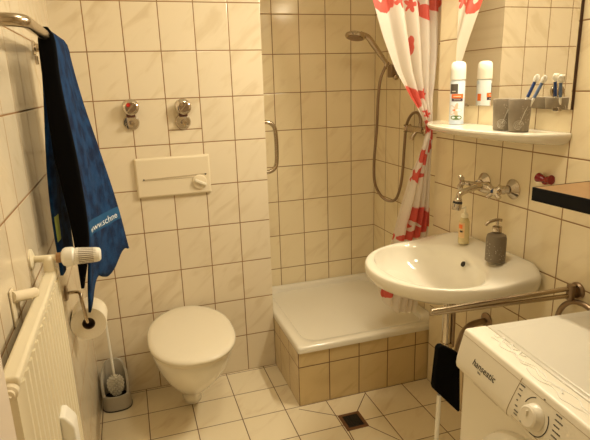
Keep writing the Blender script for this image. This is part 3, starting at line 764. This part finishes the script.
# ---------------------------------------------------------------- basin tap
t = thing('basin_tap', 'chrome two-handle wall tap over the wash basin', 'tap', (XR, -.83, 1.065))
FY, FX, FZ = -.832, 1.362, 1.052
for y in (-.753, -.911):
    obj('rosette', lathe([(0,.036),(.004,.036),(.016,.023),(.022,.017)], (XR-.0005, y, 1.058), (-1,0,0), n=36), 'chrome', t)
    obj('union', lathe([(0,.0125),(.012,.0125),(.013,.016),(.027,.016),(.028,.012),(.05,.012)], (XR-.018, y, 1.057), (-.75,(FY-y)/.079*.5,-.05), n=16), 'chrome', t)
obj('body', tube([(FX-.006,-.755,FZ),(FX-.004,-.79,FZ),(FX-.004,-.832,FZ+.002),(FX-.004,-.874,FZ),(FX-.006,-.909,FZ)], .014, n=20, rr=lambda s: .0145+.006*math.exp(-((s-.5)/.16)**2)), 'chrome', t)
for y, s in ((-.748, 1), (-.909, -1)):
    dvec = Vector((-.86, s*.45, .10)).normalized()
    o0 = Vector((FX-.008, y, FZ+.004))
    bm = lathe([(0,.010),(.022,.010),(.026,.0150),(.034,.0150),(.039,.011),(.040,.004)], o0, dvec, n=24)
    a, b_ = frame_of(dvec); c0 = o0+dvec*.030
    for k in range(4):
        an = PI/4+PI/2*k; d = a*math.cos(an)+b_*math.sin(an)
        tube([c0, c0+d*.016+dvec*.003, c0+d*.030+dvec*.006], .006, n=10, bm=bm, rr=lambda q: .0060+.0035*q)
    obj('cross_handle', bm, 'chrome', t)
obj('spout', tube([(FX-.006,FY,FZ+.002),(1.335,FY,FZ+.008),(1.300,FY,FZ+.004),(1.268,FY+.001,FZ-.004),(1.250,FY+.002,FZ-.014),(1.247,FY+.002,FZ-.026)], .0105, n=18), 'chrome', t)
ae = obj('aerator', lathe([(0,.010),(.004,.0135),(.016,.0165),(.034,.0185),(.044,.016),(.045,.012)], (1.247,FY+.002,FZ-.026), (-.16,.05,-1), n=28), 'chrome', t)
obj('aerator_collar', lathe([(0,.0150),(.006,.0168),(.010,.0173)], (1.2455,FY+.0025,FZ-.036), (-.16,.05,-1), n=28), 'ink', ae)

# ---------------------------------------------------------------- wash basin
t = thing('wash_basin', 'white oval ceramic wash basin hung on the right wall', 'wash basin', (XR, -.84, .7))
BY = -.838; NB = 120
def outer(a, k=1., zoff=0):
    """front half super-ellipse, straight flanks to the wall"""
    c, s = math.cos(a), math.sin(a)
    cx0 = 1.235
    if c < 0: x = cx0 + .335*k*(-abs(c)**(2/2.15)); y = BY + .283*k*math.copysign(abs(s)**(2/2.15), s)
    else:
        w = .283
        # rectangle-like back with rounded corners
        x = cx0 + (XR-.0008-cx0)*min(1, abs(c)**(2/7.)); y = BY + w*k*math.copysign(abs(s)**(2/8.), s)
    return x, y
def deck(x, y):
    e = sstep((x-1.20)/.16); q = abs(y-BY)/.283
    return .792 + .038*e*(1-sstep((q-.70)/.30)*.65)
def inner(a, k=1.):
    c, s = math.cos(a), math.sin(a)
    rx = .178 if c < 0 else .162
    return 1.125 + rx*k*math.copysign(abs(c)**(2/2.15), c), BY + .242*k*math.copysign(abs(s)**(2/2.15), s)
AN = [2*PI*i/NB for i in range(NB)]
rings = []
def R_in(k, z): return [(*inner(a, k), z) for a in AN]
for k, z in ((.06,.668),(.25,.672),(.5,.684),(.72,.704),(.86,.728),(.94,.753),(.985,.775)): rings.append(R_in(k, z))
def blend(f, z_in=None, drop=0):
    out = []
    for a in AN:
        xi, yi = inner(a, 1.0); xo, yo = outer(a, 1.0)
        x, y = lerp(xi, xo, f), lerp(yi, yo, f); out.append((x, y, deck(x, y)-drop))
    return out
rings.append(blend(.0, drop=.006)); rings.append(blend(.10, drop=.001)); rings.append(blend(.35)); rings.append(blend(.65)); rings.append(blend(.86, drop=.001)); rings.append(blend(.95, drop=.005))
def under(k, z, dz=0):
    out = []
    for a in AN:
        xo, yo = outer(a, 1.0); x = XR-.0008 + (xo-(XR-.0008))*k; y = BY+(yo-BY)*k
        out.append((x, y, (deck(xo, yo) if dz else z)-dz))
    return out
rings += [under(1.0, 0, .014), under(1.0, 0, .030), under(.985, 0, .048), under(.94, .735), under(.82, .712), under(.62, .680), under(.42, .645), under(.30, .630)]
obj('bowl', loft(rings), 'ceramic', t, angle=75)
# overflow hole and drain
obj('overflow', lathe([(0,.011),(.003,.010)], (1.2715, -.845, .772), (-1,0,.52), n=20), 'dark', t)
obj('drain', lathe([(0,.030),(.003,.030),(.005,.024)], (1.125, BY, .6685), n=28), 'chrome', t)

# trap under the basin
t = thing('sink_trap', 'chrome drain trap under the wash basin', 'drain pipe', (1.21, -.84, .45))
obj('tailpipe', tube([(1.212,-.845,.6285),(1.212,-.845,.46)], .0165, n=20, smoothp=False), 'chrome', t)
obj('collar', lathe([(0,.020),(.006,.024),(.022,.024),(.028,.020)], (1.212,-.845,.432), n=28), 'steel', t)
obj('bend', tube([(1.212,-.845,.45),(1.212,-.845,.405),(1.222,-.843,.375),(1.245,-.838,.362),(1.266,-.834,.375),(1.276,-.832,.405),(1.288,-.830,.445),(1.31,-.825,.480),(1.345,-.822,.500),(XR-.003,-.820,.505)], .0125, n=18), 'hose', t)
obj('wall_rosette', lathe([(0,.032),(.004,.032),(.012,.018)], (XR-.0005,-.820,.505), (-1,0,0), n=28), 'hose', t)
obj('overflow_pipe', tube([(1.236,-.852,.627),(1.236,-.852,.44)], .008, n=14, smoothp=False), 'hose', t)

# ---------------------------------------------------------------- bottles on the basin
bx_, by_, bz_ = 1.298, -.985, .8275
t = thing('soap_dispenser', 'dark grey soap dispenser with a chrome pump on the basin edge', 'soap dispenser', (bx_, by_, bz_))
obj('bottle', lathe([(0,.031),(.003,.034),(.082,.034),(.094,.031),(.101,.018),(.102,.013)], (bx_,by_,bz_), n=40), mat('dark_grey_glaze', (.17,.135,.09), .45, noise=.15, nscale=60), t)
obj('collar', lathe([(.1022,.0145),(.104,.016),(.124,.016),(.126,.012)], (bx_,by_,bz_), n=28), 'steel', t)
obj('pump', tube([(bx_,by_,bz_+.126),(bx_,by_,bz_+.144)], .005, n=12, smoothp=False), 'chrome', t)
obj('nozzle', tube([(bx_+.012,by_-.006,bz_+.146),(bx_-.005,by_,bz_+.148),(bx_-.03,by_+.006,bz_+.142),(bx_-.042,by_+.008,bz_+.132)], .0055, n=12), 'steel', t)
bm = bmesh.new(); rnd = random.Random(11)
for k in range(42):
    a = A + rnd.uniform(-1.2, 1.3); h_ = rnd.uniform(.01, .072); d = Vector((math.cos(a), math.sin(a), 0))
    disc(bm, Vector((bx_, by_, bz_+h_))+d*.0344, d, rnd.uniform(.0006,.0013), n=6)
obj('white_flecks', bm, 'fleck', t)
bx2, by2, bz2 = 1.318, -.775, .8295
t = thing('lotion_bottle', 'slim pale yellow pump bottle by the wall on the basin', 'bottle', (bx2, by2, bz2))
obj('bottle', lathe([(0,.0185),(.002,.0205),(.085,.020),(.098,.015),(.102,.010)], (bx2,by2,bz2), n=32), 'pump_liquid', t)
obj('collar', lathe([(.1022,.011),(.104,.013),(.116,.0125),(.118,.008)], (bx2,by2,bz2), n=24), mat('cream_pump', (.84,.76,.55), .35), t)
obj('pump', tube([(bx2,by2,bz2+.118),(bx2,by2,bz2+.138),(bx2-.004,by2,bz2+.142),(bx2-.022,by2+.003,bz2+.138)], .0045, n=10), mat('cream_nozzle', (.84,.76,.55), .35), t)
patch(A-1.2, A+.1, .025, .085, mat('peach_label', (.80,.55,.28), .5), 'label', t, c=(bx2,by2,bz2), r=.0204)
patch(A-1.1, A-.3, .062, .078, 'orange', 'label_patch', t, off=.001, c=(bx2,by2,bz2), r=.0204)
patch(A-.9, A-.1, .046, .056, 'ink', 'label_lettering', t, off=.001, c=(bx2,by2,bz2), r=.0204, shape=lambda a: .55+.45*abs(math.cos(3*a)))

# ---------------------------------------------------------------- swivel towel bar
t = thing('swivel_towel_bar', 'steel towel bar with two swivel arms above the washing machine', 'towel bar', (XR, -1.23, .79))
obj('wall_disc', lathe([(0,.027),(.006,.027),(.011,.022)], (XR-.0005,-1.232,.792), (-1,0,0), n=36), 'hose', t)
obj('hub', tube([(1.388,-1.232,.815),(1.388,-1.232,.768)], .013, n=20, smoothp=False), 'hose', t)
obj('hub_mount', B(1.392, XR-.008, -1.242, -1.222, .778, .806), 'hose', t, bevel=.003)
obj('arm', tube([(1.386,-1.230,.803),(.905,-1.206,.7965)], .0075, n=16, smoothp=False), 'steel', t)
obj('arm', tube([(1.386,-1.232,.780),(.910,-1.192,.783)], .0075, n=16, smoothp=False), 'steel', t)

# ---------------------------------------------------------------- red handle on the wall
t = thing('red_wall_knob', 'red wing-shaped plastic knob on the wall above the wooden board', 'knob', (XR, -1.068, 1.12))
bm = lathe([(0,.013),(.014,.013),(.018,.010)], (XR-.0005,-1.068,1.115), (-1,0,0), n=20)
for s in (1, -1):
    tube([(XR-.014,-1.068,1.117),(XR-.015,-1.068+s*.014,1.121),(XR-.015,-1.068+s*.028,1.123)], .009, n=12, bm=bm, rr=lambda q: .008+.008*q)
obj('knob', bm, 'red', t)
obj('bolt', lathe([(0,.005),(.003,.005)], (XR-.0185,-1.068,1.115), (-1,0,0), n=6), 'ink', t)

# ---------------------------------------------------------------- wooden board
t = thing('wall_board', 'wooden board shelf with a black front edge above the washing machine', 'shelf', (1.3, -1.6, 1.13))
bm = bmesh.new()
def quad_prism(bm, pts, z0, z1):
    lo = [bm.verts.new((x,y,z0)) for x, y in pts]; hi = [bm.verts.new((x,y,z1)) for x, y in pts]
    bm.faces.new(lo[::-1]); bm.faces.new(hi); n = len(pts)
    for i in range(n): bm.faces.new((lo[i], lo[(i+1) % n], hi[(i+1) % n], hi[i]))
quad_prism(bm, [(1.178,-1.269),(XR-.001,-1.269),(XR-.001,-1.95),(1.22,-1.95)], 1.114, 1.15)
obj('board', bm, 'wood', t, smooth=False)
bm = bmesh.new(); quad_prism(bm, [(1.174,-1.265),(1.1778,-1.2651),(1.2198,-1.95),(1.216,-1.95)], 1.113, 1.1505)
quad_prism(bm, [(1.1785,-1.265),(XR-.001,-1.265),(XR-.001,-1.2687),(1.1785,-1.2687)], 1.113, 1.1505)
obj('black_edge', bm, 'blackp', t, smooth=False)
for y in (-1.40, -1.80):
    obj('bracket', B(1.26, XR-.001, y-.006, y+.006, 1.096, 1.1135), 'steel', t, bevel=.002)

# ---------------------------------------------------------------- washing machine
WA = math.radians(-4.5)
WM = Matrix.Translation((.868, -1.418, 0)) @ Matrix.Rotation(WA, 4, 'Z')
# local frame: x depth (0 front .. .53), y 0 (left side) .. -.6
t = thing('washing_machine', 'white front-loading washing machine in the right corner', 'washing machine', (1.1, -1.7, 0))
def wobj(name, bm, m, par=None, **k):
    bm.transform(WM); return obj(name, bm, m, par or t, **k)
WD, WW = .49, .6
wobj('cabinet', B(-.0015, WD, -WW, 0, .02, .7395), 'machine_lightened', bevel=.006)
for x in (.05, WD-.05):
    for y in (-.05, -WW+.05):
        wobj('foot', lathe([(0,.018),(.0195,.018)], (x, y, 0)), 'dark_rubber')
# front fascia: profile swept along y
pf = [(.055,.8495),(.004,.8500),(-.002,.8490),(-.0045,.845),(-.011,.822),(-.0175,.798),(-.0225,.777),(-.0245,.762),(-.0225,.750),(-.015,.7425),(-.006,.7400),(.0115,.7400),(.0115,.8278),(.055,.8285)]
def sweep(pf, y0, y1, bm=None): return loft([[(x, y, z) for x, z in pf] for y in (y0, y1)], bm=bm)
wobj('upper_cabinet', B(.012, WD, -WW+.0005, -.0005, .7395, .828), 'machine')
wobj('front_fascia', sweep(pf, -WW, 0), 'machine_trim', bevel=.003)
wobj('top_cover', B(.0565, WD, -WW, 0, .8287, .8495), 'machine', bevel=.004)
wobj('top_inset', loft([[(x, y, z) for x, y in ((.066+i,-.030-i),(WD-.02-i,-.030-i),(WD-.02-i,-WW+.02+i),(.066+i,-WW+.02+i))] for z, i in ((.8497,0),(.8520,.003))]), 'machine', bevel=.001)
# drawer front (left part) with a seam, and the programme panel
def fx(z):   # x of fascia surface at height z
    return interp([(.740,-.006),(.7425,-.015),(.750,-.0225),(.762,-.0245),(.777,-.0225),(.798,-.0175),(.822,-.011),(.845,-.0045)], z)
bm = bmesh.new()
tube([(fx(z)-.0002, lerp(-.204,-.222,(z-.742)/.1), z) for z in (.742,.75,.762,.777,.798,.822,.844)], .0009, n=6, bm=bm, smoothp=False)
tube([(fx(.760)-.0002, y, .760) for y in (-.222,-.6)], .0007, n=6, bm=bm, smoothp=False)
tube([(fx(.836)-.0002, y, .836) for y in (-.004,-.6)], .0005, n=6, bm=bm, smoothp=False)
wobj('panel_seam', bm, mat('seam_shade', (.42,.33,.2), .6))
g = wobj('drawer_grip', loft([[(-.0016-.0012*i, y, z) for y, z in ((-.050,.726),(-.145,.726),(-.150,.731),(-.145,.736),(-.050,.736),(-.045,.731))] for i in (0,1)]), mat('recess_shade', (.55,.48,.38), .5))  # shadow inside the grip recess, painted as a darker slab
# knob
kz, ky = .796, -.284
kn = wobj('programme_knob', lathe([(-.004,.0265),(.003,.0265),(.005,.0245),(.018,.0225),(.021,.019),(.0205,.002)], (fx(kz)+.0005, ky, kz), (-1,0,.25), n=48), 'machine_trim')
wobj('knob_mark', B(fx(kz)-.0215, fx(kz)-.0175, ky-.001, ky+.001, kz+.006, kz+.019), 'machine_trim', kn)
# printed marks round the knob
bm = bmesh.new()
def arc(a0, a1, r):
    P = []
    for i in range(13):
        a = lerp(a0, a1, i/12); z = kz+r*math.sin(a); y = ky-r*math.cos(a); P.append((fx(z)-.0004, y, z))
    return P
tube(arc(math.radians(-95), math.radians(35), .036), .0011, n=5, bm=bm)
tube(arc(math.radians(110), math.radians(160), .036), .0011, n=5, bm=bm)
rnd = random.Random(5)
def dash(y0, y1, z, hh=.0011):
    loft([[(fx(z+q)-.0004-e, y, z+q) for y, q in ((y0,-hh),(y1,-hh),(y1,hh),(y0,hh))] for e in (0,.0003)], bm=bm)
def word(y, z, n):           # broken strokes standing for a small printed word
    for k in range(n): dash(y-k*.0026, y-k*.0026-.0019, z, .0010+.0004*(k % 2))
for k, z in enumerate((.831,.821,.811,.801,.791,.781,.771)): word(ky-.044-.001*k, z, 8 if k % 2 else 6)
for k, z in enumerate((.832,.822,.811,.799,.787,.777,.770)): word(ky+.061-.001*k, z, (7,5,5,3,4,6,5)[k]-1)
word(ky-.006, .8385, 2); word(ky+.034, .7655, 4)
wobj('printed_marks', bm, 'ink')
tm = WM @ basis(Vector((fx(.7905)-.0008, -.064, .7905)), (0,-1,0), (.24,0,1))
text_mesh('brand_lettering', 'hanseatic', .0235, 'ink', t, tm, ext=.0002, shear=.25)
text_mesh('model_lettering', 'WA', .007, 'ink', t, WM @ basis(Vector((fx(.7815)-.0008, -.090, .7815)), (0,-1,0), (.24,0,1)), ext=.0002)
# door
dy, dz = -.30, .50
dr = wobj('door_frame', loft([[(x, dy+r*math.cos(2*PI*i/64), dz+r*math.sin(2*PI*i/64)) for i in range(64)] for x, r in ((-.0018,.222),(-.014,.219),(-.024,.205),(-.024,.176),(-.012,.156),(-.0022,.154))], cap1=False), 'machine_trim')
wobj('door_glass', lathe([(0,.152),(.006,.140),(.010,.10),(.011,.01)], (-.0025, dy, dz), (-1,0,0), n=48), mat('smoked_glass', (.10,.075,.05), .06), dr)
wobj('door_latch', B(-.031, -.0245, dy-.205, dy-.175, dz-.035, dz+.035), 'machine_trim', dr, bevel=.004)
# peeling film edges on the top, their glints painted as near-white colour
bm = bmesh.new(); rnd = random.Random(9)
M['film'] = mat('film_glint_white', (1,.98,.92), .12, coat=1)
for q, (ya, yb, xo) in enumerate(((-.06,-.30,.030),(-.10,-.46,.036),(-.20,-.50,.018),(-.05,-.16,.048))):
    P = []
    for k in range(26):
        y = lerp(ya, yb, k/25); P.append((xo+.006*math.sin(k*.9+q)+rnd.uniform(-.0022,.0022), y, .8503))
    tube(P, .0009, n=6, k=2, bm=bm, rr=lambda z_: .0015+.0008*math.sin(z_*40))
wobj('peeling_film_glints', bm, 'film')

# drain hose behind
tag(obj('waste_hose', tube([(1.392,-1.17,.58),(1.392,-1.19,.70),(1.392,-1.225,.752),(1.392,-1.27,.768),(1.392,-1.315,.760),(1.394,-1.36,.735),(1.400,-1.375,.70),(XR-.001,-1.38,.68)], .0085, n=14), 'hose'), 'grey waste hose arching up behind the washing machine', 'hose')

# ---------------------------------------------------------------- flat mop between basin and machine
t = thing('flat_mop', 'black flat mop pad on a pale stick standing beside the washing machine', 'mop', (1.0, -1.13, 0))
my = -1.13
bm = bmesh.new()
def mp(pts, y): return [(x, y, z) for x, z in pts]
E0 = [(.980,.628),(.988,.636),(1.000,.634),(1.052,.600),(1.060,.590),(1.072,.385),(1.066,.380),(.974,.482),(.970,.495)]
loft([mp(E0, my-.012), mp(E0, my+.012)], bm=bm)
obj('pad', bm, 'black', t, bevel=.003, smooth=False)
obj('stick', tube([(.997,my+.0,.455),(.993,my,.2),(.990,my,.004)], .0075, n=14), 'white_plastic', t)

# ---------------------------------------------------------------- lamp over the mirror (above the frame)
t = thing('mirror_lamp', 'white tube lamp on the right wall above the mirror', 'lamp', (XR, -.84, 1.98))
obj('lamp_base', B(XR-.04, XR-.0005, -1.10, -.58, 1.965, 2.02), 'lamp_off', t, bevel=.004)
gl, nt, b = new_mat('lamp_glass'); setp(b, color=(1,.9,.75), rough=.4)
b.inputs['Emission Color'].default_value = (1,.875,.64,1); b.inputs['Emission Strength'].default_value = 22
obj('lamp_glass', tube([(XR-.065,-1.08,1.985),(XR-.065,-.60,1.985)], .024, n=20, smoothp=False), gl, t)
t = thing('fill_lamp', 'round frosted fill lamp added on the ceiling, out of view', 'lamp', (.66, -1.25, ZC))  # unseen lamp body added to carry the fill light
obj('lamp_rim', lathe([(0,.15),(.02,.15),(.025,.14)], (.66,-1.25,ZC-.0005), (0,0,-1), n=48), 'lamp_off', t)
g2, nt, b = new_mat('fill_lamp_glass'); setp(b, color=(1,.9,.75), rough=.4)
b.inputs['Emission Color'].default_value = (1,.875,.64,1); b.inputs['Emission Strength'].default_value = 1.5
obj('lamp_bowl', lathe([(0,.138),(.02,.13),(.045,.10),(.06,.05),(.062,.005)], (.66,-1.25,ZC-.026), (0,0,-1), n=48), g2, t)
def light(name, kind, loc, energy, col, **k):
    l = bpy.data.lights.new(name, kind); l.energy = energy; l.color = col
    for a, v in k.items(): setattr(l, a, v)
    o = bpy.data.objects.new(name, l); C.objects.link(o); o.location = loc; return o
W = (1, .875, .64)
l = light('mirror_lamp_light', 'AREA', (XR-.10, -.84, 1.965), 14.3, W, shape='RECTANGLE', size=.5, size_y=.05)
l.rotation_euler = Vector((-1.0, -.1, -.75)).to_track_quat('-Z', 'Y').to_euler()
l2 = light('fill_lamp_light', 'AREA', (.66, -1.25, ZC-.10), 6, W, shape='DISK', size=.26)

wd = bpy.data.worlds.new('world'); sc.world = wd; wd.use_nodes = True
wd.node_tree.nodes['Background'].inputs[0].default_value = (.9,.7,.45,1); wd.node_tree.nodes['Background'].inputs[1].default_value = .02

# ---------------------------------------------------------------- camera
cam = bpy.data.cameras.new('camera'); co = bpy.data.objects.new('camera', cam); C.objects.link(co)
cam.sensor_width = 36; cam.lens = 517.85/590*36; cam.clip_start = .01
Rv = Vector((.95053628,-.30912833,-.03033889)); Uv = Vector((.10676624,.23343992,.96649199)); Fv = Vector((.29168775,.92192488,-.25489758))
co.matrix_world = Matrix.Translation((.12,-2.4061,1.448)) @ Matrix((Rv, Uv, -Fv)).transposed().to_4x4()
sc.camera = co
sc.view_settings.view_transform = 'Standard'; sc.view_settings.look = 'None'; sc.view_settings.gamma = 1
sc.view_settings.use_curve_mapping = False
sc.view_settings.exposure = 0.06
